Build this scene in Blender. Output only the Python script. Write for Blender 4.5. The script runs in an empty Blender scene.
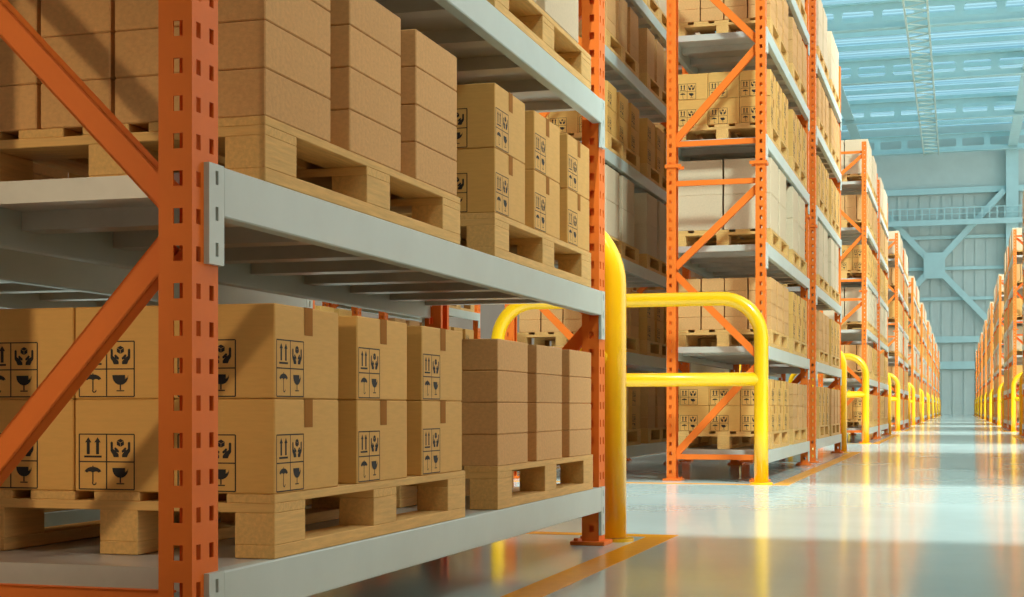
import bpy, math, random
from mathutils import Vector, Matrix
random.seed(7)
sc = bpy.context.scene
COL = sc.collection
PI = math.pi

# ------------------------------------------------------------------ materials
def lin(r, g, b):
    f = lambda c: (c / 255 / 12.92) if c / 255 <= 0.04045 else ((c / 255 + 0.055) / 1.055) ** 2.4
    return (f(r), f(g), f(b), 1.0)

def mat(name, col, rough=0.5, metal=0.0, noise=0.0, nscale=8.0, stretch=(1, 1, 1), bump=0.0, rnd=0.0, spec=0.5, coat=0.0, rvar=0.0):
    m = bpy.data.materials.new(name); m.use_nodes = True
    nt = m.node_tree; N = nt.nodes; L = nt.links
    b = N['Principled BSDF']
    b.inputs['Base Color'].default_value = col
    b.inputs['Roughness'].default_value = rough
    b.inputs['Metallic'].default_value = metal
    b.inputs['Specular IOR Level'].default_value = spec
    b.inputs['Coat Weight'].default_value = coat
    cs = None
    if noise or bump or rvar:
        tc = N.new('ShaderNodeTexCoord'); mp = N.new('ShaderNodeMapping')
        mp.inputs['Scale'].default_value = stretch
        L.new(tc.outputs['Object'], mp.inputs['Vector'])
        nz = N.new('ShaderNodeTexNoise'); nz.inputs['Scale'].default_value = nscale
        nz.inputs['Detail'].default_value = 6; nz.inputs['Roughness'].default_value = 0.62
        L.new(mp.outputs['Vector'], nz.inputs['Vector'])
        if noise:
            rp = N.new('ShaderNodeValToRGB')
            rp.color_ramp.elements[0].position = 0.3; rp.color_ramp.elements[1].position = 0.7
            rp.color_ramp.elements[0].color = tuple(c * (1 - noise) for c in col[:3]) + (1,)
            rp.color_ramp.elements[1].color = tuple(min(1, c * (1 + noise)) for c in col[:3]) + (1,)
            L.new(nz.outputs['Fac'], rp.inputs['Fac']); cs = rp.outputs['Color']
        if bump:
            bp = N.new('ShaderNodeBump'); bp.inputs['Strength'].default_value = bump; bp.inputs['Distance'].default_value = 0.004
            L.new(nz.outputs['Fac'], bp.inputs['Height']); L.new(bp.outputs['Normal'], b.inputs['Normal'])
        if rvar:
            mr = N.new('ShaderNodeMapRange'); mr.inputs['To Min'].default_value = rough - rvar; mr.inputs['To Max'].default_value = rough + rvar
            L.new(nz.outputs['Fac'], mr.inputs['Value']); L.new(mr.outputs['Result'], b.inputs['Roughness'])
    if rnd:
        oi = N.new('ShaderNodeObjectInfo'); mr = N.new('ShaderNodeMapRange')
        mr.inputs['To Min'].default_value = 1 - rnd; mr.inputs['To Max'].default_value = 1 + rnd
        L.new(oi.outputs['Random'], mr.inputs['Value'])
        hs = N.new('ShaderNodeHueSaturation'); L.new(mr.outputs['Result'], hs.inputs['Value'])
        if cs: L.new(cs, hs.inputs['Color'])
        else: hs.inputs['Color'].default_value = col
        cs = hs.outputs['Color']
    if cs: L.new(cs, b.inputs['Base Color'])
    return m

M = {}
M['orange'] = mat('orange_paint', lin(240, 120, 40), 0.5, noise=0.05, nscale=5, spec=0.25)
M['grey'] = mat('grey_paint', lin(194, 208, 202), 0.38, noise=0.04, nscale=4)
M['deckm'] = mat('shelf_steel', lin(202, 198, 188), 0.33, metal=0.15, noise=0.12, nscale=3)
M['yellow'] = mat('yellow_paint', lin(246, 188, 14), 0.26, noise=0.04, nscale=6, coat=0.3)
M['marked'] = mat('tan_cardboard', lin(222, 170, 90), 0.7, noise=0.05, nscale=14, stretch=(1, 1, 6), bump=0.15, rnd=0.05)
M['kraft'] = mat('kraft_cardboard', lin(216, 165, 104), 0.8, noise=0.10, nscale=60, stretch=(1, 1, 1.4), bump=0.25, rnd=0.05)
M['pale'] = mat('pale_cardboard', lin(215, 194, 162), 0.8, noise=0.06, nscale=60, bump=0.2, rnd=0.04)
M['ink'] = mat('black_print', lin(28, 24, 24), 0.7, noise=0.1, nscale=40)
M['tape'] = mat('brown_tape', lin(164, 108, 52), 0.85, noise=0.05, nscale=20, spec=0.1)
M['wood_y'] = mat('pallet_pine_lengthwise', lin(224, 178, 106), 0.75, noise=0.14, nscale=9, stretch=(9, 0.7, 9), bump=0.3, rnd=0.05)
M['wood_x'] = mat('pallet_pine_crosswise', lin(224, 178, 106), 0.75, noise=0.14, nscale=9, stretch=(0.7, 9, 9), bump=0.3, rnd=0.05)
M['floor'] = mat('polished_concrete', lin(188, 206, 202), 0.12, noise=0.05, nscale=0.7, rvar=0.04, spec=0.36)
M['line'] = mat('yellow_floor_paint', lin(226, 150, 20), 0.25, noise=0.08, nscale=12, spec=0.5)
M['teal'] = mat('teal_steel', lin(184, 216, 216), 0.45, noise=0.04, nscale=1)
M['wall'] = mat('teal_cladding', lin(194, 206, 200), 0.5, noise=0.05, nscale=0.5)
M['wallside'] = mat('brown_cladding', lin(120, 104, 90), 0.6, noise=0.05, nscale=0.5)

M['girder'] = mat('pale_green_steel', lin(206, 218, 206), 0.5)

def roof_material(name, c0, c1, mixf=0.3):
    m = bpy.data.materials.new(name); m.use_nodes = True
    nt = m.node_tree; N = nt.nodes; L = nt.links
    for n in list(N):
        if n.type != 'OUTPUT_MATERIAL': N.remove(n)
    out = [n for n in N if n.type == 'OUTPUT_MATERIAL'][0]
    tr = N.new('ShaderNodeBsdfTranslucent'); df = N.new('ShaderNodeBsdfDiffuse'); mx = N.new('ShaderNodeMixShader')
    tc = N.new('ShaderNodeTexCoord'); mp = N.new('ShaderNodeMapping'); mp.inputs['Scale'].default_value = (0.02, 0.45, 0)
    nz = N.new('ShaderNodeTexNoise'); nz.inputs['Scale'].default_value = 1.0; nz.inputs['Detail'].default_value = 3
    rp = N.new('ShaderNodeValToRGB')
    rp.color_ramp.elements[0].position = 0.35; rp.color_ramp.elements[0].color = c0
    rp.color_ramp.elements[1].position = 0.65; rp.color_ramp.elements[1].color = c1
    L.new(tc.outputs['Object'], mp.inputs['Vector']); L.new(mp.outputs['Vector'], nz.inputs['Vector']); L.new(nz.outputs['Fac'], rp.inputs['Fac'])
    L.new(rp.outputs['Color'], tr.inputs['Color']); df.inputs['Color'].default_value = (0.3, 0.5, 0.55, 1)
    mx.inputs['Fac'].default_value = mixf
    L.new(tr.outputs[0], mx.inputs[1]); L.new(df.outputs[0], mx.inputs[2]); L.new(mx.outputs[0], out.inputs['Surface'])
    return m
M['roof'] = roof_material('blue_roof_sheet', (0.13, 0.27, 0.36, 1), (0.25, 0.40, 0.47, 1))
M['roof_cool_tint'] = roof_material('unseen_roof_cool_tint', (0.11, 0.15, 0.155, 1), (0.125, 0.17, 0.175, 1), 0.3)  # unseen sheets, cool tint added to colour the light past the crossing
M['roof_warm_tint'] = roof_material('unseen_roof_warm_tint', (0.16, 0.115, 0.07, 1), (0.18, 0.135, 0.085, 1), 0.3)  # unseen sheets, warm tint added to colour the light on the near rack

# ------------------------------------------------------------------ mesh builder
class MB:
    def __init__(s): s.v = []; s.f = []; s.mi = []
    def poly(s, pts, mi=0):
        n = len(s.v); s.v += [tuple(p) for p in pts]; s.f.append(tuple(range(n, n + len(pts)))); s.mi.append(mi)
    def box(s, x0, x1, y0, y1, z0, z1, mi=0, bev=0.0):
        if x0 > x1: x0, x1 = x1, x0
        if bev <= 0:
            n = len(s.v)
            s.v += [(x0, y0, z0), (x1, y0, z0), (x1, y1, z0), (x0, y1, z0), (x0, y0, z1), (x1, y0, z1), (x1, y1, z1), (x0, y1, z1)]
            s.f += [tuple(n + i for i in q) for q in ((0, 3, 2, 1), (4, 5, 6, 7), (0, 1, 5, 4), (1, 2, 6, 5), (2, 3, 7, 6), (3, 0, 4, 7))]
            s.mi += [mi] * 6; return
        b = bev; n = len(s.v)
        X = (x0, x1); Y = (y0, y1); Z = (z0, z1); idx = {}
        for i in (0, 1):
            for j in (0, 1):
                for k in (0, 1):
                    sx, sy, sz = (1 - 2 * i) * b, (1 - 2 * j) * b, (1 - 2 * k) * b
                    for a, p in (('x', (X[i], Y[j] + sy, Z[k] + sz)), ('y', (X[i] + sx, Y[j], Z[k] + sz)), ('z', (X[i] + sx, Y[j] + sy, Z[k]))):
                        idx[(i, j, k, a)] = len(s.v); s.v.append(p)
        F = []
        for i in (0, 1):
            q = [idx[(i, a, c, 'x')] for a, c in ((0, 0), (1, 0), (1, 1), (0, 1))]; F.append(q if i else q[::-1])
            q = [idx[(a, i, c, 'y')] for a, c in ((0, 0), (1, 0), (1, 1), (0, 1))]; F.append(q[::-1] if i else q)
            q = [idx[(a, c, i, 'z')] for a, c in ((0, 0), (1, 0), (1, 1), (0, 1))]; F.append(q if i else q[::-1])
        for i in (0, 1):
            for j in (0, 1):
                e = [idx[(i, j, 0, 'x')], idx[(i, j, 0, 'y')], idx[(i, j, 1, 'y')], idx[(i, j, 1, 'x')]]; F.append(e if i == j == 0 or i == j == 1 else e[::-1])
                e = [idx[(i, 0, j, 'x')], idx[(i, 0, j, 'z')], idx[(i, 1, j, 'z')], idx[(i, 1, j, 'x')]]; F.append(e[::-1] if i == j else e)
                e = [idx[(0, i, j, 'y')], idx[(0, i, j, 'z')], idx[(1, i, j, 'z')], idx[(1, i, j, 'y')]]; F.append(e if i == j else e[::-1])
                for k in (0, 1):
                    t = [idx[(i, j, k, 'x')], idx[(i, j, k, 'y')], idx[(i, j, k, 'z')]]; F.append(t if (i + j + k) % 2 else t[::-1])
        s.f += [tuple(q) for q in F]; s.mi += [mi] * len(F)
    def bar(s, a, b, w, t, up=(0, 1, 0), mi=0):
        """rectangular bar from a to b; t thick along `up`, w wide across"""
        a = Vector(a); b = Vector(b); d = (b - a).normalized(); u = Vector(up); u = (u - d * u.dot(d)).normalized(); r = d.cross(u)
        n = len(s.v)
        for p in (a, b):
            for i, j in ((-1, -1), (1, -1), (1, 1), (-1, 1)): s.v.append(tuple(p + r * (w / 2 * i) + u * (t / 2 * j)))
        s.f += [tuple(n + i for i in q) for q in ((3, 2, 1, 0), (4, 5, 6, 7), (0, 1, 5, 4), (1, 2, 6, 5), (2, 3, 7, 6), (3, 0, 4, 7))]; s.mi += [mi] * 6
    def channel(s, a, b, w, t, g=0.006, up=(0, 1, 0), mi=0):
        """C channel: web facing -up, two flanges running back along up"""
        a = Vector(a); b = Vector(b); d = (b - a).normalized(); u = Vector(up); u = (u - d * u.dot(d)).normalized(); r = d.cross(u)
        s.bar(a + u * (g / 2), b + u * (g / 2), w, g, up, mi)
        for k in (-1, 1):
            s.bar(a + u * (t / 2) + r * (k * (w / 2 - g / 2)), b + u * (t / 2) + r * (k * (w / 2 - g / 2)), g, t, up, mi)
    def tube(s, path, r, seg=16, mi=0, cap=True):
        P = [Vector(p) for p in path]; n0 = len(s.v); ref = None
        for i, p in enumerate(P):
            d = (P[min(i + 1, len(P) - 1)] - P[max(i - 1, 0)]).normalized()
            if ref is None: ref = Vector((0, 1, 0)) if abs(d.y) < 0.9 else Vector((1, 0, 0))
            u = (ref - d * ref.dot(d)).normalized(); w = d.cross(u)
            for k in range(seg):
                a = 2 * PI * k / seg; s.v.append(tuple(p + u * (r * math.cos(a)) + w * (r * math.sin(a))))
        for i in range(len(P) - 1):
            for k in range(seg):
                k2 = (k + 1) % seg; s.f.append((n0 + i * seg + k, n0 + i * seg + k2, n0 + (i + 1) * seg + k2, n0 + (i + 1) * seg + k)); s.mi.append(mi)
        if cap:
            s.f.append(tuple(n0 + k for k in range(seg))[::-1]); s.mi.append(mi)
            e = n0 + (len(P) - 1) * seg; s.f.append(tuple(e + k for k in range(seg))); s.mi.append(mi)
    def add(s, o, off=(0, 0, 0), rot=0.0):
        n = len(s.v); c, sn = math.cos(rot), math.sin(rot)
        s.v += [(x * c - y * sn + off[0], x * sn + y * c + off[1], z + off[2]) for x, y, z in o.v]
        s.f += [tuple(i + n for i in q) for q in o.f]; s.mi += o.mi
    def mesh(s, name, mats, smooth=False):
        me = bpy.data.meshes.new(name); me.from_pydata(s.v, [], s.f); me.update()
        for m in (mats if isinstance(mats, (list, tuple)) else [mats]): me.materials.append(m)
        me.polygons.foreach_set('material_index', s.mi)
        if smooth: me.polygons.foreach_set('use_smooth', [True] * len(s.f))
        me.update(); return me

def link(name, data, parent=None, loc=(0, 0, 0), rot=0.0):
    o = bpy.data.objects.new(name, data); COL.objects.link(o)
    if parent: o.parent = parent
    o.location = loc; o.rotation_euler = (0, 0, rot); return o
def tag(o, label, cat, group=None, kind=None):
    o['label'] = label; o['category'] = cat
    if group: o['group'] = group
    if kind: o['kind'] = kind
    return o
def struct(name, mb, m, label=None, smooth=False):
    o = link(name, mb.mesh(name, m, smooth)); o['kind'] = 'structure'
    if label: o['label'] = label; o['category'] = 'building part'
    return o

# ------------------------------------------------------------------ layout (metres)
LEVELS = (0.296, 1.296, 2.274, 3.304, 4.325, 5.247)
TOP = 6.0
LEN, DEP = 4.366, 0.943            # one rack bay along the aisle, its depth
GAPY = 0.85                        # between the two bays of a block
PERIOD = 16.29
B0 = -1.998                        # front of the first block
FX = -1.756                        # aisle face of the racks on the left
RX = 1.56                          # aisle face of the racks on the right
ROW = 1.631                        # offset of the second, back-to-back row
NB = 10
BACK = 176.0
CAMH = 0.70; F = 1500.0; YAW = math.atan2(446.5, 1500.0); HOR = 408.0
CY, SY = math.cos(YAW), math.sin(YAW)
def project(x, y, z):
    xc = x * CY + y * SY; zc = -x * SY + y * CY
    if zc < 0.2: return None
    return 512 + F * xc / zc, HOR - F * (z - CAMH) / zc, zc

# ------------------------------------------------------------------ rack parts (local: x=0 aisle face, racks lie at -x, y from 0)
def punched(mb, o, ua, u0, u1, z0, z1, cols, hw, hh, pitch, zoff, nrm, t=0.005):
    """a sheet in the (ua, z) plane at o, with columns of rectangular slots and their thickness"""
    ua = Vector(ua); nrm = Vector(nrm); o = Vector(o)
    P = lambda u, z, d=0.0: o + ua * u + Vector((0, 0, z)) - nrm * d
    def q(a, b, c, d):
        pts = [P(*a), P(*b), P(*c), P(*d)]
        if (pts[1] - pts[0]).cross(pts[2] - pts[1]).dot(nrm) < 0: pts.reverse()
        mb.poly(pts)
    edges = [u0]
    for c in cols: edges += [c[0] - hw / 2, c[0] + hw / 2]
    edges.append(u1)
    for i in range(0, len(edges), 2): q((edges[i], z0), (edges[i + 1], z0), (edges[i + 1], z1), (edges[i], z1))
    for c, sh in cols:
        a, b = c - hw / 2, c + hw / 2; zz = z0; k = 0
        while True:
            h0 = z0 + zoff + sh + k * pitch; h1 = h0 + hh
            if h1 > z1 - 0.008: break
            q((a, zz), (b, zz), (b, h0), (a, h0))
            for e in (((a, h0), (a, h1)), ((a, h1), (b, h1)), ((b, h1), (b, h0)), ((b, h0), (a, h0))):
                mb.poly([P(*e[0]), P(*e[1]), P(*e[1], t), P(*e[0], t)])
            zz = h1; k += 1
        q((a, zz), (b, zz), (b, z1), (a, z1))

UW, UD = 0.09, 0.132
def upright_mb(holes=True):
    """post with outer face at x=0, body to x=-UW, y 0..UD"""
    mb = MB(); z0, z1 = 0.02, TOP
    if not holes:
        mb.box(-UW, 0, 0, UD, z0, z1); return mb
    yc = [(-UW * 0.42, 0.0)]
    punched(mb, (0, 0, 0), (1, 0, 0), -UW, 0, z0, z1, yc, 0.026, 0.037, 0.0899, 0.044, (0, -1, 0))
    punched(mb, (0, UD, 0), (1, 0, 0), -UW, 0, z0, z1, yc, 0.026, 0.037, 0.0899, 0.044, (0, 1, 0))
    punched(mb, (0, 0, 0), (0, 1, 0), 0, UD, z0, z1, [(0.032, 0.0), (0.098, 0.0)], 0.022, 0.037, 0.0899, 0.044, (1, 0, 0))
    for a, b in ((0, 0.03), (UD - 0.03, UD)): mb.poly([(-UW, a, z0), (-UW, a, z1), (-UW, b, z1), (-UW, b, z0)])
    mb.poly([(-UW, 0, z1), (0, 0, z1), (0, UD, z1), (-UW, UD, z1)])
    return mb
def foot_mb():
    mb = MB(); mb.box(-UW - 0.055, 0.035, -0.03, UD + 0.03, 0.0, 0.02, bev=0.003)
    for x, y in ((-UW - 0.03, -0.005), (-UW - 0.03, UD + 0.005)):
        mb.tube([(x, y, 0.02), (x, y, 0.034)], 0.012, 6)
    return mb
def collar_mb():
    mb = MB(); e = 0.016; z0, z1 = 3.015, 3.045
    mb.box(-UW - 0.055, e, -e, 0.0, z0, z1); mb.box(-UW - 0.055, e, UD, UD + e, z0, z1)
    mb.box(0.0, e, 0.0, UD, z0, z1); mb.box(-UW - e, -UW, 0, UD, z0, z1)
    return mb
# frame bracing: nodes (x on which post, z)
BR_Y = 0.035
XI0, XI1 = -UW + 0.012, -DEP + UW - 0.012
DIAG = [(1, 0.25, 0, 1.105), (0, 1.20, 1, 1.99), (1, 2.06, 0, 2.80), (1, 3.28, 0, 4.14), (0, 4.20, 1, 5.00), (1, 5.06, 0, 5.74)]
HORZ = [0.23, 2.865, 3.245, 5.80]
def brace_mb(a):
    xs = (XI0, XI1); mb = MB(); mb.channel((xs[a[0]], BR_Y, a[1]), (xs[a[2]], BR_Y, a[3]), 0.066, 0.048); return mb
def strut_mb(z):
    mb = MB(); mb.channel((XI0, BR_Y, z), (XI1, BR_Y, z), 0.05, 0.03); return mb
BH = 0.124
def beam_mb():
    """aisle beam at level z=0 top, outer face x=+.014"""
    mb = MB(); mb.box(-0.036, 0.0138, 0.1365, LEN - 0.1365, -BH, 0.0, bev=0.004); return mb
def plate_mb(far):
    """connector plate with three slots, hanging below the beam end"""
    mb = MB(); y0, y1 = (LEN - 0.137, LEN - 0.059) if far else (0.059, 0.137); t = 0.0145
    c = 0.04
    cols = [(c, 0.0)]
    m2 = MB(); punched(m2, (t, y0, 0), (0, 1, 0), 0, y1 - y0, -0.245, 0.0015, cols, 0.015, 0.034, 0.088, 0.020, (1, 0, 0), 0.012)
    mb.add(m2)
    for pts in ([(0, y0, -0.245), (t, y0, -0.245), (t, y0, 0.0015), (0, y0, 0.0015)], [(t, y1, -0.245), (0, y1, -0.245), (0, y1, 0.0015), (t, y1, 0.0015)],
                [(0, y0, -0.245), (0, y1, -0.245), (t, y1, -0.245), (t, y0, -0.245)], [(0, y0, 0.0015), (t, y0, 0.0015), (t, y1, 0.0015), (0, y1, 0.0015)]):
        mb.poly(pts)
    return mb
def deck_mb():
    mb = MB(); x0, x1 = -DEP + 0.037, -0.037; y0, y1 = UD + 0.045, LEN - UD - 0.045
    mb.box(x0, x1, y0, y1, -0.014, -0.001)
    mb.box(x0, x1, y0, y0 + 0.05, -0.06, -0.014); mb.box(x0, x1, y1 - 0.05, y1, -0.06, -0.014)
    n = 8
    for i in range(1, n):
        y = y0 + (y1 - y0) * i / n; mb.box(x0, x1, y - 0.05, y + 0.05, -0.07, -0.014)
    return mb

ME = {}
ME['upright'] = upright_mb().mesh('upright', M['orange'])
ME['foot'] = foot_mb().mesh('base_plate', M['orange'])
ME['collar'] = collar_mb().mesh('splice_collar', M['orange'])
ME['beam'] = beam_mb().mesh('beam', M['grey'])
ME['plate0'] = plate_mb(False).mesh('connector_plate', M['grey'])
ME['plate1'] = plate_mb(True).mesh('connector_plate', M['grey'])
ME['deck'] = deck_mb().mesh('shelf_deck', M['deckm'])
ME['diag'] = [brace_mb(a).mesh('diagonal_brace', M['orange']) for a in DIAG]
ME['strut'] = [strut_mb(z).mesh('cross_strut', M['orange']) for z in HORZ]

def rack_single_mb(holes, simple=False):
    """a whole bay in one mesh (0 orange, 1 grey), for bays too far to show their parts"""
    mb = MB(); up = upright_mb(holes); ft = foot_mb() if holes else None
    for y in (0, LEN - UD):
        for x, r in ((0, 0), (-DEP, PI)):
            yy = y if r == 0 else y + UD
            mb.add(up, (x, yy, 0), r)
            if ft: mb.add(ft, (x, yy, 0), r); mb.add(collar_mb(), (x, yy, 0), r)
            else: mb.box(x - 0.14 if r == 0 else x - 0.03, x + 0.03 if r == 0 else x + 0.14, y - 0.03, y + UD + 0.03, 0, 0.02)
        for a in DIAG: mb.add(brace_mb(a), (0, y + (0.0 if y == 0 else 0.03), 0))
        for z in HORZ: mb.add(strut_mb(z), (0, y + (0.0 if y == 0 else 0.03), 0))
    g = MB()
    for z in LEVELS:
        g.add(beam_mb(), (0, 0, z)); g.add(beam_mb(), (-DEP, LEN, z), PI)
        for x, y, r in ((0, 0, 0), (-DEP, LEN, PI)):
            g.box(x, x + (0.0145 if r == 0 else -0.0145), 0.059, 0.137, z - 0.245, z + 0.0015)
            g.box(x, x + (0.0145 if r == 0 else -0.0145), LEN - 0.137, LEN - 0.059, z - 0.245, z + 0.0015)
    g.mi = [1] * len(g.f); mb.add(g)
    g = MB()
    for z in LEVELS: g.add(deck_mb(), (0, 0, z))
    g.mi = [2] * len(g.f); mb.add(g); return mb
ME['rack_mid'] = rack_single_mb(True).mesh('pallet_rack', [M['orange'], M['grey'], M['deckm']])
ME['rack_far'] = rack_single_mb(False).mesh('pallet_rack', [M['orange'], M['grey'], M['deckm']])

def rack_parts(loc, rot):
    root = link('pallet_rack', None, None, loc, rot)
    for y in (0, LEN - UD):
        for x, r in ((0, 0), (-DEP, PI)):
            u = link('upright', ME['upright'], root, (x, y if r == 0 else y + UD, 0), r)
            link('base_plate', ME['foot'], u); link('splice_collar', ME['collar'], u)
        dy = 0.0 if y == 0 else 0.03
        for m in ME['diag']: link('diagonal_brace', m, root, (0, y + dy, 0))
        for m in ME['strut']: link('cross_strut', m, root, (0, y + dy, 0))
    for z in LEVELS:
        for x, y, r in ((0, 0, 0), (-DEP, LEN, PI)):
            b = link('beam', ME['beam'], root, (x, y, z), r)
            link('connector_plate', ME['plate0'], b); link('connector_plate', ME['plate1'], b)
        link('shelf_deck', ME['deck'], root, (0, 0, z))
    return root

ORD = ['first', 'second', 'third', 'fourth', 'fifth', 'sixth', 'seventh', 'eighth', 'ninth', 'tenth']
class Rack:
    def __init__(s, side, k, m, rear=False, nxt=False):
        s.side, s.k, s.m, s.rear, s.nxt = side, k, m, rear, nxt
        s.y0 = B0 + k * PERIOD + m * (LEN + GAPY)
        off = 5.9 if nxt else (ROW if rear else 0.0)
        if side == 'L': s.loc = (FX - off, s.y0, 0); s.rot = 0.0
        else: s.loc = (RX + off, s.y0 + LEN, 0); s.rot = PI
    def world(s, x, y, z):
        return (s.loc[0] + x, s.loc[1] + y, z) if s.side == 'L' else (s.loc[0] - x, s.loc[1] - y, z)
    def phrase(s):
        if s.side == 'L' and s.k == 0 and s.m == 1 and not s.nxt: return 'rack behind nearest rack' if s.rear else 'nearest rack'
        return ('next-aisle ' if s.nxt else 'back-row ' if s.rear else '') + ('near' if s.m == 0 else 'far') + ' bay, ' + ORD[s.k] + (' left' if s.side == 'L' else ' right') + ' block'
racks = []
for k in range(NB):
    for m in (0, 1):
        if k or m: racks.append(Rack('L', k, m))      # the near bay of the first left block lies behind the viewer
        racks.append(Rack('R', k, m))
for k, m in ((0, 1), (1, 0), (1, 1)): racks.append(Rack('L', k, m, True))
for k, m in ((0, 1), (1, 0), (1, 1)): racks.append(Rack('L', k, m, False, True))
FULL = {('L', 0, 1, False), ('L', 0, 1, True), ('L', 1, 0, False), ('L', 1, 1, False), ('L', 1, 0, True), ('L', 2, 0, False)}
for r in racks:
    key = (r.side, r.k, r.m, r.rear or r.nxt and 2)
    if key in FULL: o = rack_parts(r.loc, r.rot)
    else: o = link('pallet_rack', ME['rack_mid' if r.k <= 3 else 'rack_far'], None, r.loc, r.rot)
    if key == ('L', 0, 1, False): lab = 'orange pallet rack with grey beams, nearest, filling most of the left side'
    elif key == ('L', 0, 1, True): lab = 'orange pallet rack glimpsed behind the nearest rack, back to back with it'
    else: lab = 'orange pallet rack with grey beams, ' + r.phrase()
    tag(o, lab, 'rack', 'orange pallet racks along the aisle')

# ------------------------------------------------------------------ pallets (local: x=0 aisle edge, to -PX; y 0..PY; z 0..PZ)
PX, PY, PZ = 0.954, 1.612, 0.172
BLK = [(0.0, 0.196), (0.708, 0.904), (1.416, 1.612)]
XB = [(0.0, -0.118), (-0.412, -0.53), (-0.836, -0.954)]
def pallet_pieces():
    P = {'bottom_board': [], 'block': [], 'stringer_board': [], 'top_board': []}
    for a, b in XB:
        mb = MB(); mb.box(a, b, 0, PY, 0.0, 0.036, bev=0.002); P['bottom_board'].append((mb, 'wood_y'))
        for y0, y1 in BLK:
            mb = MB(); mb.box(a, b, y0, y1, 0.036, 0.122, bev=0.002); P['block'].append((mb, 'wood_y'))
    for y0, y1 in BLK:
        mb = MB(); mb.box(0, -PX, y0, y1, 0.122, 0.148, bev=0.002); P['stringer_board'].append((mb, 'wood_x'))
    w = 0.1428; g = (PX - 5 * w) / 4
    for i in range(5):
        x = -i * (w + g); mb = MB(); mb.box(x, x - w, 0, PY, 0.148, PZ, bev=0.002); P['top_board'].append((mb, 'wood_y'))
    return P
PP = pallet_pieces()
def join(pieces, bev=True):
    mb = MB()
    for n, l in pieces.items():
        for b, m in l:
            s = MB(); s.add(b); s.mi = [1 if m == 'wood_x' else 0] * len(s.f); mb.add(s)
    return mb
ME['pallet'] = join(PP).mesh('wooden_pallet', [M['wood_y'], M['wood_x']])
def pallet_simple():
    mb = MB()
    for a, b in XB:
        mb.box(a, b, 0, PY, 0, 0.036)
        for y0, y1 in BLK: mb.box(a, b, y0, y1, 0.036, 0.122)
    mb.box(0, -PX, 0, PY, 0.122, PZ); return mb
PS = pallet_simple()
PM = {n: [(b.mesh(n, M[m])) for b, m in l] for n, l in PP.items()}
def pallet_parts(loc, rot):
    root = link('wooden_pallet', None, None, loc, rot)
    for n, l in PM.items():
        for m in l: link(n, m, root)
    return root

# ------------------------------------------------------------------ handling marks: frame of four pictograms, drawn in unit square
def marks():
    Q = []
    R = lambda a, b, c, d: Q.append([(a, b), (c, b), (c, d), (a, d)])
    t = 0.021
    for v in (0, 0.5, 1): R(0, v - t / 2, 1, v + t / 2); R(v - t / 2, 0, v + t / 2, 1)
    # upright arrows (upper left cell)
    R(0.09, 0.575, 0.41, 0.61)
    for x in (0.165, 0.335): R(x - 0.028, 0.635, x + 0.028, 0.86); Q.append([(x - 0.058, 0.85), (x + 0.058, 0.85), (x, 0.945)])
    # cube held by two hands (upper right cell)
    cx, cy, r = 0.75, 0.845, 0.078
    hx = [(cx + r * math.cos(PI / 2 + i * PI / 3), cy + r * math.sin(PI / 2 + i * PI / 3)) for i in range(6)]
    sh = lambda pts, f=0.9: [((x - sum(p[0] for p in pts) / 4) * f + sum(p[0] for p in pts) / 4, (y - sum(p[1] for p in pts) / 4) * f + sum(p[1] for p in pts) / 4) for x, y in pts]
    c = (cx, cy)
    for a in (0, 2, 4): Q.append(sh([hx[a], hx[(a + 1) % 6], c, hx[(a - 1) % 6]]))
    for sgn in (-1, 1):
        H = lambda pts: Q.append([(0.75 + sgn * x, y) for x, y in pts])
        H([(0.178, 0.70), (0.136, 0.70), (0.136, 0.85), (0.157, 0.87), (0.178, 0.85)])
        H([(0.178, 0.70), (0.155, 0.655), (0.045, 0.655), (0.085, 0.70), (0.135, 0.735)])
        H([(0.15, 0.66), (0.12, 0.585), (0.03, 0.585), (0.03, 0.63), (0.05, 0.66)])
        H([(0.095, 0.70), (0.035, 0.665), (0.022, 0.70), (0.085, 0.765), (0.11, 0.75)])
    # umbrella (lower left cell)
    n = 12; dome = [(0.25 + 0.155 * math.cos(PI * i / n), 0.30 + 0.105 * math.sin(PI * i / n)) for i in range(n + 1)]
    for i in range(n):
        xm = (i + 0.5) / n * 4 % 1
        Q.append([dome[i], dome[i + 1], (dome[i + 1][0], 0.318 if (i + 1) % 3 else 0.298), (dome[i][0], 0.318 if i % 3 else 0.298)])
    R(0.24, 0.12, 0.26, 0.425)
    hk = [(0.275 + 0.025 * math.cos(PI + PI * i / 6), 0.12 + 0.03 * math.sin(PI + PI * i / 6)) for i in range(7)]
    for i in range(6):
        a, b = hk[i], hk[i + 1]; f = lambda p: (0.275 + (p[0] - 0.275) * 1.7, 0.12 + (p[1] - 0.12) * 1.7)
        Q.append([a, b, f(b), f(a)])
    # cracked glass (lower right cell)
    bowl = [(0.75 + 0.145 * math.cos(PI + PI * i / 10), 0.375 + 0.165 * math.sin(PI + PI * i / 10)) for i in range(11)]
    lim = lambda x: 0.375 if x < 0.835 else None
    for i in range(10):
        a, b = bowl[i], bowl[i + 1]
        if a[0] < 0.83: Q.append([a, b, (b[0], 0.39), (a[0], 0.39)])
        else: Q.append([a, b, (b[0], 0.35 if b[0] < 0.87 else 0.39), (a[0], 0.31)])
    R(0.738, 0.12, 0.762, 0.23); R(0.68, 0.095, 0.82, 0.115)
    return Q
MK = marks()
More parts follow.
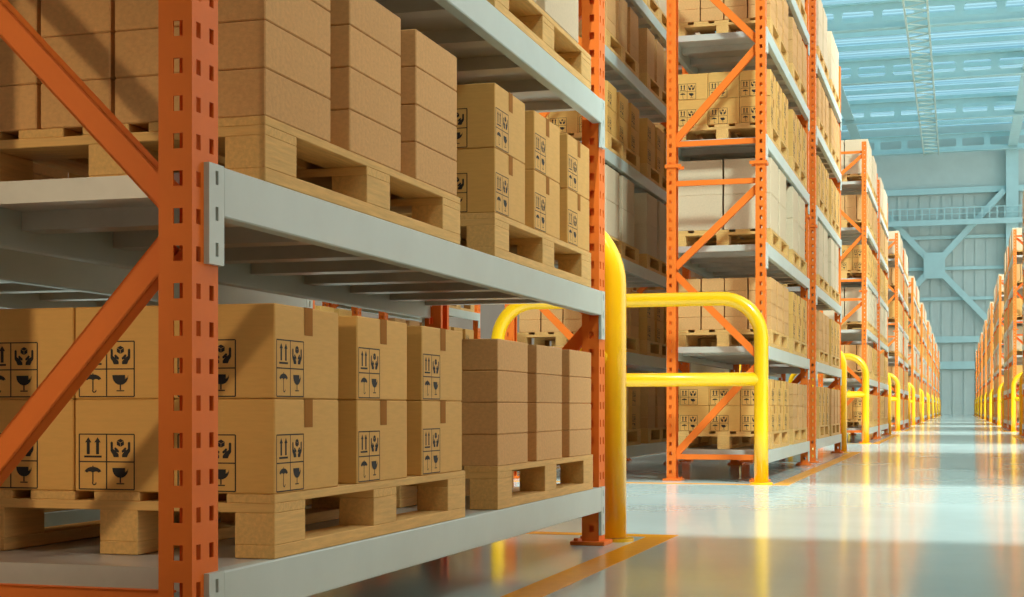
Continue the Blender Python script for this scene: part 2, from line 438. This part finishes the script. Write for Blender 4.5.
def carton_mb(sx, sy, sz, marked=False, bev=0.004):
    """x from 0 (aisle side) to -sx, y 0..sy, z 0..sz"""
    mb = MB(); mb.box(-sx, 0, 0, sy, 0, sz, bev=bev)
    if marked:
        W, H, e = 0.172, 0.152, 0.0006
        for q in MK:
            f = lambda u, v: (0.0105 + u * W, 0.006 + v * H)
            p = [f(*a) for a in q]
            mb.poly([(e, a, b) for a, b in p], 1)
            mb.poly([(-sx - e, sy - a, b) for a, b in p], 1)
            mb.poly([(-sx + a + 0.004, -e, b) for a, b in p], 1)
            mb.poly([(-a - 0.004, sy + e, b) for a, b in p], 1)
    return mb
TYPES = {
    'S': dict(name='marked_carton', say='marked carton', size=(0.302, 0.43, 0.2545), nx=3, ny=3, nz=2, px=0.3065, py=0.572, mat=[M['marked'], M['ink']], marked=True,
              cat='cardboard box', group='cartons printed with handling marks', adj='marked'),
    'P': dict(name='kraft_carton', say='plain carton', size=(0.2185, 0.43, 0.1252), nx=4, ny=3, nz=4, px=0.2312, py=0.572, mat=[M['kraft']], marked=False,
              cat='cardboard box', group='flat plain kraft cartons'),
    'B': dict(name='large_carton', say='large carton', size=(0.456, 0.605, 0.344), nx=2, ny=2, nz=2, px=0.475, py=0.75, mat=[M['pale']], marked=False,
              cat='cardboard box', group='large pale cartons'),
}
for t, d in TYPES.items():
    ME[t] = carton_mb(*d['size'], marked=d['marked'], bev=0.0035).mesh(d['name'], d['mat'])
tp = MB(); sx, sy, sz = TYPES['S']['size']; yc = sy / 2; e = 0.0011
tp.poly([(e, yc - 0.028, sz - 0.078), (e, yc + 0.028, sz - 0.078), (e, yc + 0.028, sz + e * 0.2), (e, yc - 0.028, sz + e * 0.2)])
tp.poly([(e, yc - 0.028, sz + 0.0003), (e, yc + 0.028, sz + 0.0003), (-sx - e, yc + 0.028, sz + 0.0003), (-sx - e, yc - 0.028, sz + 0.0003)])
tp.poly([(-sx - e, yc + 0.028, sz - 0.078), (-sx - e, yc - 0.028, sz - 0.078), (-sx - e, yc - 0.028, sz), (-sx - e, yc + 0.028, sz)])
ME['tape'] = tp.mesh('packing_tape', M['tape'])

LOAD = {0: 'SP', 1: 'PS', 2: 'BB', 3: 'SS', 4: 'PP', 5: 'BB'}
SHELF = ['lowest', 'second', 'third', 'fourth', 'fifth', 'top']
LAYER = {2: ['bottom', 'top'], 4: ['bottom', 'second', 'third', 'top']}
ROWN = {2: ['outer', 'inner'], 3: ['outer', 'middle', 'inner'], 4: ['outer', 'second', 'third', 'inner']}
STK = {2: ['near', 'far'], 3: ['near', 'middle', 'far']}
cartons = []; pallets = []
for r in racks:
    prio = {('L', 0, 1, False): 0, ('L', 1, 0, False): 1, ('L', 1, 1, False): 2, ('L', 1, 0, True): 3, ('L', 0, 1, True): 3, ('L', 2, 0, False): 4, ('L', 2, 1, False): 5,
            ('R', 2, 0, False): 5, ('R', 2, 1, False): 6}.get((r.side, r.k, r.m, r.rear or r.nxt and 2), 6 if r.nxt else 10 + r.k)
    for li, z in enumerate(LEVELS):
        for pi_, t in enumerate(LOAD[li]):
            y = (0.432 if li == 0 else 0.375, 2.452 if li == 0 else 2.412)[pi_] + (0 if prio == 0 else random.uniform(-0.03, 0.03))
            x = 0.010
            near = (pi_ == 0) == (r.side == 'L')
            pl = r.world(x, y, z + 0.001)
            pname = ('near' if near else 'far')
            pallets.append((prio, r, pl, f"{pname} pallet, {SHELF[li]} shelf, {r.phrase()}", li))
            d = TYPES[t]
            for i in range(d['nx']):
                for j in range(d['ny']):
                    # only what can show: aisle row, the end facing the camera, all of the nearest rack
                    jn = j if r.side == 'L' else d['ny'] - 1 - j
                    if prio == 0: keep = i < 2 or jn == 0 or li < 2
                    elif r.side == 'R' and r.k < 2: keep = True
                    elif prio <= 4: keep = i == 0 or (jn == 0 and near) or (i == 1 and t != 'B' and prio < 3)
                    else: keep = i == 0 or (jn == 0 and near)
                    if not keep: continue
                    for l in range(d['nz']):
                        jx = 0 if prio == 0 else random.uniform(-0.004, 0.004)
                        bx, by = x - i * d['px'] + jx * 0.3, y + j * d['py'] + jx
                        wl = r.world(bx, by, z + 0.001 + PZ + 0.0006 + l * (d['size'][2] + 0.0014))
                        lab = f"{LAYER[d['nz']][l]} {ROWN[d['nx']][i]} {d['say']}, {STK[d['ny']][jn]} stack, {pname} pallet, {SHELF[li]} shelf, {r.phrase()}"
                        vis = (i == 0 or (jn == 0 and near))
                        cartons.append((prio, r, t, wl, lab, vis, li))

def in_frame(r, wl, size, m=4):
    sx, sy, sz = size; best = False
    for a in (0, -sx):
        for b in (0, sy):
            for c in (0, sz):
                p = project(wl[0] + (a if r.side == 'L' else -a), wl[1] + (b if r.side == 'L' else -b), wl[2] + c)
                if p and -m < p[0] < 1024 + m and -m < p[1] < 597 + m: best = True
    return best
MAXK = {'S': 290, 'P': 290, 'B': 290}
rest = {'S': MB(), 'P': MB(), 'B': MB()}
SIMPLE = {t: carton_mb(*d['size'], marked=False, bev=0.0) for t, d in TYPES.items()}
MARKS_ONLY = carton_mb(*TYPES['S']['size'], marked=True, bev=0.0)
count = {'S': 0, 'P': 0, 'B': 0}
order = sorted(range(len(cartons)), key=lambda n: (cartons[n][0], n))
for n in order:
    prio, r, t, wl, lab, vis, li = cartons[n]; d = TYPES[t]
    fr = in_frame(r, wl, d['size'])
    if fr and count[t] < MAXK[t] and (vis or prio == 0):
        o = link(d['name'], ME[t], None, wl, r.rot); tag(o, lab, d['cat'], d['group']); count[t] += 1
        if t == 'S' and prio <= 2: link('packing_tape', ME['tape'], o)['label'] = 'brown strip of packing tape'
    else:
        if prio >= 10 and not vis and r.k > 1: continue
        rest[t].add(SIMPLE[t] if (t != 'S' or not fr or prio > 12) else MARKS_ONLY, wl, r.rot)
for t, nm, what in (('S', 'distant_marked_carton', 'marked'), ('P', 'distant_kraft_carton', 'plain flat'), ('B', 'distant_large_carton', 'large pale')):
    if rest[t].f:
        o = link(nm, rest[t].mesh(nm, TYPES[t]['mat'])); tag(o, f'all the remaining {what} cartons stacked on the distant racks', 'cardboard boxes', None, 'stuff')
np_ = 0; prest = MB()
for prio, r, pl, lab, li in sorted(pallets, key=lambda p: p[0]):
    fr = in_frame(r, pl, (PX, PY, PZ))
    if fr and np_ < 290:
        if prio <= 1: o = pallet_parts(pl, r.rot)
        else: o = link('wooden_pallet', ME['pallet'], None, pl, r.rot)
        tag(o, 'wooden block pallet, ' + lab, 'pallet', 'wooden pallets on the rack shelves'); np_ += 1
    else: prest.add(PS, pl, r.rot)
if prest.f:
    o = link('distant_pallet', prest.mesh('distant_pallet', M['wood_y'])); tag(o, 'all the remaining wooden pallets on the distant racks', 'pallets', None, 'stuff')

# ------------------------------------------------------------------ yellow guards at the block ends
PR = 0.066
def guard_meshes():
    x0, x1, zt, rb = -1.270, 1.270, 1.715, 0.37
    path = [(x1, 0, 0.02)]
    path += [(x1, 0, z) for z in (0.5, 1.0, zt - rb)]
    for i in range(1, 13): a = PI / 2 * i / 12; path.append((x1 - rb + rb * math.cos(a), 0, zt - rb + rb * math.sin(a)))
    path += [(0, 0, zt)]
    for i in range(0, 13): a = PI / 2 + PI / 2 * i / 12; path.append((x0 + rb + rb * math.cos(a), 0, zt - rb + rb * math.sin(a)))
    path += [(x0, 0, z) for z in (1.0, 0.5, 0.02)]
    h = MB(); h.tube(path, PR, 28)
    r = MB(); r.tube([(x1 - 0.02, 0, 0.965), (x0 + 0.02, 0, 0.965)], PR * 0.98, 24)
    b = MB(); b.tube([(0, 0, 0), (0, 0, 0.016), ], 0.105, 32)
    return h.mesh('guard_hoop', M['yellow'], True), r.mesh('middle_rail', M['yellow'], True), b.mesh('foot_disc', M['yellow'])
GH, GR, GD = guard_meshes()
def guard(x, y, label):
    root = link('rack_guard', None, None, (x, y, 0))
    link('guard_hoop', GH, root); link('middle_rail', GR, root)
    link('foot_disc', GD, root, (-1.27, 0, 0)); link('foot_disc', GD, root, (1.27, 0, 0))
    tag(root, label, 'guard', 'yellow guards at the rack ends')
for k in range(NB):
    ys = B0 + k * PERIOD; ye = ys + 2 * LEN + GAPY
    for side, cx, s in (('L', -3.012, 'left'), ('R', RX + 1.256, 'right')):
        if k > 0: guard(cx, ys - 0.39, f'yellow tubular guard at near end of {ORD[k]} {s} rack block')
        guard(cx, ye + 0.15, f'yellow tubular guard at far end of {ORD[k]} {s} rack block')

# ------------------------------------------------------------------ floor, floor markings, walls, roof
Y0F = -22.4
fl = MB(); fl.box(-26, 32, Y0F, BACK, -0.2, 0.0); struct('floor', fl, M['floor'])
n_t = [0]
def trim(mb, m, smooth=False):
    n_t[0] += 1; return struct(f'trim_{n_t[0]}', mb, m, None, smooth)
for k in range(NB):
    ys = B0 + k * PERIOD; ye = ys + 2 * LEN + GAPY
    for sgn, xa, xb in ((1, -1.475, -4.6), (-1, RX - 0.28, RX + 2.85)):
        w = 0.15; a, b, z0, z1 = ys - 0.59, ye + 0.585, 0.0, 0.0015
        x0, x1 = min(xa, xb), max(xa, xb)
        mb = MB(); mb.box(x1 - w, x1, a, b, z0, z1); mb.box(x0, x0 + w, a, b, z0, z1); mb.box(x0 + w, x1 - w, a, a + w, z0, z1); mb.box(x0 + w, x1 - w, b - w, b, z0, z1)
        o = link('floor_marking', mb.mesh('floor_marking', M['line'])); o['kind'] = 'structure'
# back wall with standing seams
wb = MB(); wb.box(-26, 14, BACK, BACK + 0.4, 0, 36)
x = -25.8
while x < 14:
    wb.box(x - 0.045, x + 0.045, BACK - 0.10, BACK, 0, 24.6); x += 1.2
struct('wall_back', wb, M['wall'])
wl_ = MB(); wl_.box(-26.4, -26, -22.4, BACK + 0.4, 0, 36); struct('wall_left', wl_, M['wallside'])
# girts, rails, columns and cross brace on the back wall
Yw = BACK
for z, h, dpt in ((25.1, 0.66, 0.5), (19.9, 0.36, 0.3), (16.4, 0.36, 0.3), (13.0, 0.36, 0.3), (8.4, 0.7, 0.55), (5.5, 0.85, 0.5)):
    mb = MB(); mb.box(-26, 14, Yw - 0.1 - dpt, Yw - 0.1, z - h / 2, z + h / 2); trim(mb, M['teal'])
for xc in (-10.5, 5.7):
    mb = MB(); mb.box(xc - 0.65, xc + 0.65, Yw - 1.3, Yw - 0.7, 0, 29.7); trim(mb, M['teal'])
c = (-2.6, Yw - 0.95, 16.7)
for e in ((4.9, 24.9), (-10.0, 24.9), (4.9, 8.6), (-10.0, 8.6)):
    mb = MB(); d = Vector((e[0] - c[0], 0, e[1] - c[2])).normalized()
    mb.bar((c[0] + d.x * 0.9, c[1], c[2] + d.z * 0.9), (e[0], c[1], e[1]), 0.66, 0.3); trim(mb, M['teal'])
mb = MB(); mb.box(c[0] - 1.15, c[0] + 1.15, c[1] - 0.22, c[1] - 0.16, c[2] - 1.45, c[2] + 1.45); trim(mb, M['teal'])
# catwalk on the back wall
cw = link('catwalk', None, None, (0, Yw, 21.4))
mb = MB(); mb.box(-26, 14, -1.9, -0.62, -0.15, 0.15); mb.box(-26, 14, -1.98, -1.9, -0.3, 0.3); link('walkway_deck', mb.mesh('walkway_deck', M['teal']), cw)
mb = MB(); mb.box(-26, 14, -1.97, -1.91, 1.55, 1.66); mb.box(-26, 14, -1.965, -1.915, 0.9, 0.97)
x = -25.5
while x < 14:
    mb.box(x - 0.06, x + 0.06, -1.97, -1.91, 0.3, 1.55); x += 0.8
link('handrail', mb.mesh('handrail', M['teal']), cw)
tag(cw, 'teal catwalk with railing high along the far end wall', 'catwalk')
# roof deck (unseen sheets tinted to warm or cool the light, with open skylight strips over the cross aisles, blue sheets at the far end), beams, lattice girder
ZR = 32.4; RXE = 32.0; Y0R = -22.0; SLX, SLY = -0.10, 0.45
strips = []
for k in range(NB - 2):
    ye = B0 + k * PERIOD + 2 * LEN + GAPY
    a = ye + 0.5 - SLY * ZR; strips.append((a, a + 6.1))
def deck(name, ya, yb, m, holes):
    rf = MB(); y = ya
    while y < yb - 1e-6:
        for a, b, z0, z1 in ((0, 0.35, 0, 0), (0.35, 0.5, 0, 0.16), (0.5, 0.85, 0.16, 0.16), (0.85, 1.0, 0.16, 0)):
            p, q = y + a, min(y + b, yb)
            if q <= p or any(h0 < (p + q) / 2 < h1 for h0, h1 in holes): continue
            rf.poly([(-26, p, ZR + z0), (-26, q, ZR + z1), (RXE, q, ZR + z1), (RXE, p, ZR + z0)])
        y += 1.0
    return struct(name, rf, m)
deck('ceiling', Y0R, 12.0, M['roof_warm_tint'], strips)
deck('ceiling_middle', 12.0, 100.0, M['roof_cool_tint'], strips)
deck('ceiling_far', 100.0, BACK, M['roof'], [])
mb = MB(); mb.box(-26, RXE, Y0R - 0.4, Y0R, 0, 33); struct('wall_front', mb, M['wallside'])
RXB = 14.0
def castellated(yb):
    z0, z1 = 29.2, 31.25; mb = MB(); th = 0.12
    mb.box(-26, RXB, yb - 0.35, yb + 0.35, z0, z0 + 0.1); mb.box(-26, RXB, yb - 0.35, yb + 0.35, z1 - 0.1, z1)
    pitch, hw, hz0, hz1, rr = 2.95, 1.16, z0 + 0.6, z0 + 1.5, 0.2
    zc0, zc1 = z0 + 0.1, z1 - 0.1
    mb.box(-26, RXB, yb - th / 2, yb + th / 2, zc0, hz0); mb.box(-26, RXB, yb - th / 2, yb + th / 2, hz1, zc1)
    prev = -26.0; x = -25.0
    while x + hw < RXB:
        mb.box(prev, x - hw, yb - th / 2, yb + th / 2, hz0, hz1)
        for sx_ in (-1, 1):
            for zz, sz_ in ((hz0, 1), (hz1, -1)):
                X = x + sx_ * hw; pts = [(X, zz)]
                for i in range(5):
                    a = PI / 2 * i / 4; pts.append((X - sx_ * rr * (1 - math.sin(a)), zz + sz_ * rr * (1 - math.cos(a))))
                for f in (-1, 1): mb.poly([(p[0], yb + f * th / 2, p[1]) for p in pts])
        prev = x + hw; x += pitch
    mb.box(prev, RXB, yb - th / 2, yb + th / 2, hz0, hz1)
    return mb
for yb in (97.0, 116.2, 135.2, 154.3, 174.0): trim(castellated(yb), M['teal'])
yb = 100.8
while yb < BACK - 1:
    mb = MB(); mb.box(-26, RXB, yb - 0.1, yb + 0.1, 31.9, 32.3); trim(mb, M['teal']); yb += 4.75
for xc in (-10.5, 5.7):
    mb = MB(); mb.box(xc - 0.5, xc + 0.5, 98, Yw - 0.7, 29.55, 29.67); mb.box(xc - 0.07, xc + 0.07, 98, Yw - 0.7, 29.67, 30.8); trim(mb, M['teal'])
lg = MB(); xa, xb_, zg = -3.7, -2.1, 29.0
for xx in (xa, xb_): lg.box(xx - 0.07, xx + 0.07, 98, Yw - 1.4, zg, zg + 0.2)
y = 98.5
while y < Yw - 3.4:
    a, b = ((xa, y, zg + 0.1), (xb_, y + 1.15, zg + 0.1)); lg.bar(a, b, 0.08, 0.09, (0, 0, 1))
    a, b = ((xb_, y + 1.15, zg + 0.1), (xa, y + 2.3, zg + 0.1)); lg.bar(a, b, 0.08, 0.09, (0, 0, 1)); y += 2.3
trim(lg, M['girder'])

# ------------------------------------------------------------------ light
d = Vector((SLX, SLY, -1.0)).normalized()
sun = bpy.data.lights.new('sun', 'SUN'); sun.energy = 6.2; sun.angle = math.radians(0.7); sun.color = (0.88, 1.0, 0.98)
so = bpy.data.objects.new('sun', sun); COL.objects.link(so); so.rotation_euler = d.to_track_quat('-Z', 'Y').to_euler(); so.location = (20, -10, 40)
w = bpy.data.worlds.new('sky'); sc.world = w; w.use_nodes = True
bg = w.node_tree.nodes['Background']; bg.inputs['Color'].default_value = (1.0, 0.95, 0.86, 1); bg.inputs['Strength'].default_value = 2.7

# added fill lights without fixtures, beside the right-hand racks, one per block, washing the rack ends
for k in range(1, NB):
    ys = B0 + k * PERIOD
    a = bpy.data.lights.new('rack_end_fill', 'AREA'); a.shape = 'SQUARE'; a.size = 2.4; a.energy = 840; a.color = (0.76, 0.98, 0.96); a.spread = math.radians(70)
    o = bpy.data.objects.new('rack_end_fill', a); COL.objects.link(o); o.location = (8.0, ys - 13.0, 16.0)
    o.rotation_euler = (Vector((-1.9, ys + 1.0, 2.6)) - Vector(o.location)).to_track_quat('-Z', 'Y').to_euler()

# added warm fill spot, no lamp stands there, brightening the near end of the nearest rack
sl = bpy.data.lights.new('near_rack_fill', 'SPOT'); sl.energy = 1800; sl.color = (1.0, 0.80, 0.52); sl.spot_size = math.radians(15); sl.spot_blend = 0.9; sl.shadow_soft_size = 0.4
o = bpy.data.objects.new('near_rack_fill', sl); COL.objects.link(o); o.location = (-5.2, -6.0, 3.2)
o.rotation_euler = (Vector((-2.75, 3.6, 1.05)) - Vector(o.location)).to_track_quat('-Z', 'Y').to_euler()

# ------------------------------------------------------------------ camera
cam = bpy.data.cameras.new('camera'); co = bpy.data.objects.new('camera', cam); COL.objects.link(co)
co.location = (0, 0, CAMH); co.rotation_euler = (PI / 2, 0, YAW)
cam.sensor_fit = 'HORIZONTAL'; cam.sensor_width = 36; cam.lens = F / 1024 * 36; cam.shift_y = (HOR - 298.5) / 1024
cam.clip_start = 0.05; cam.clip_end = 400
sc.camera = co
sc.view_settings.view_transform = 'Standard'; sc.view_settings.look = 'None'; sc.view_settings.gamma = 1; sc.view_settings.use_curve_mapping = False
sc.view_settings.exposure = -0.38
print('COUNTS', count, np_, len(cartons))
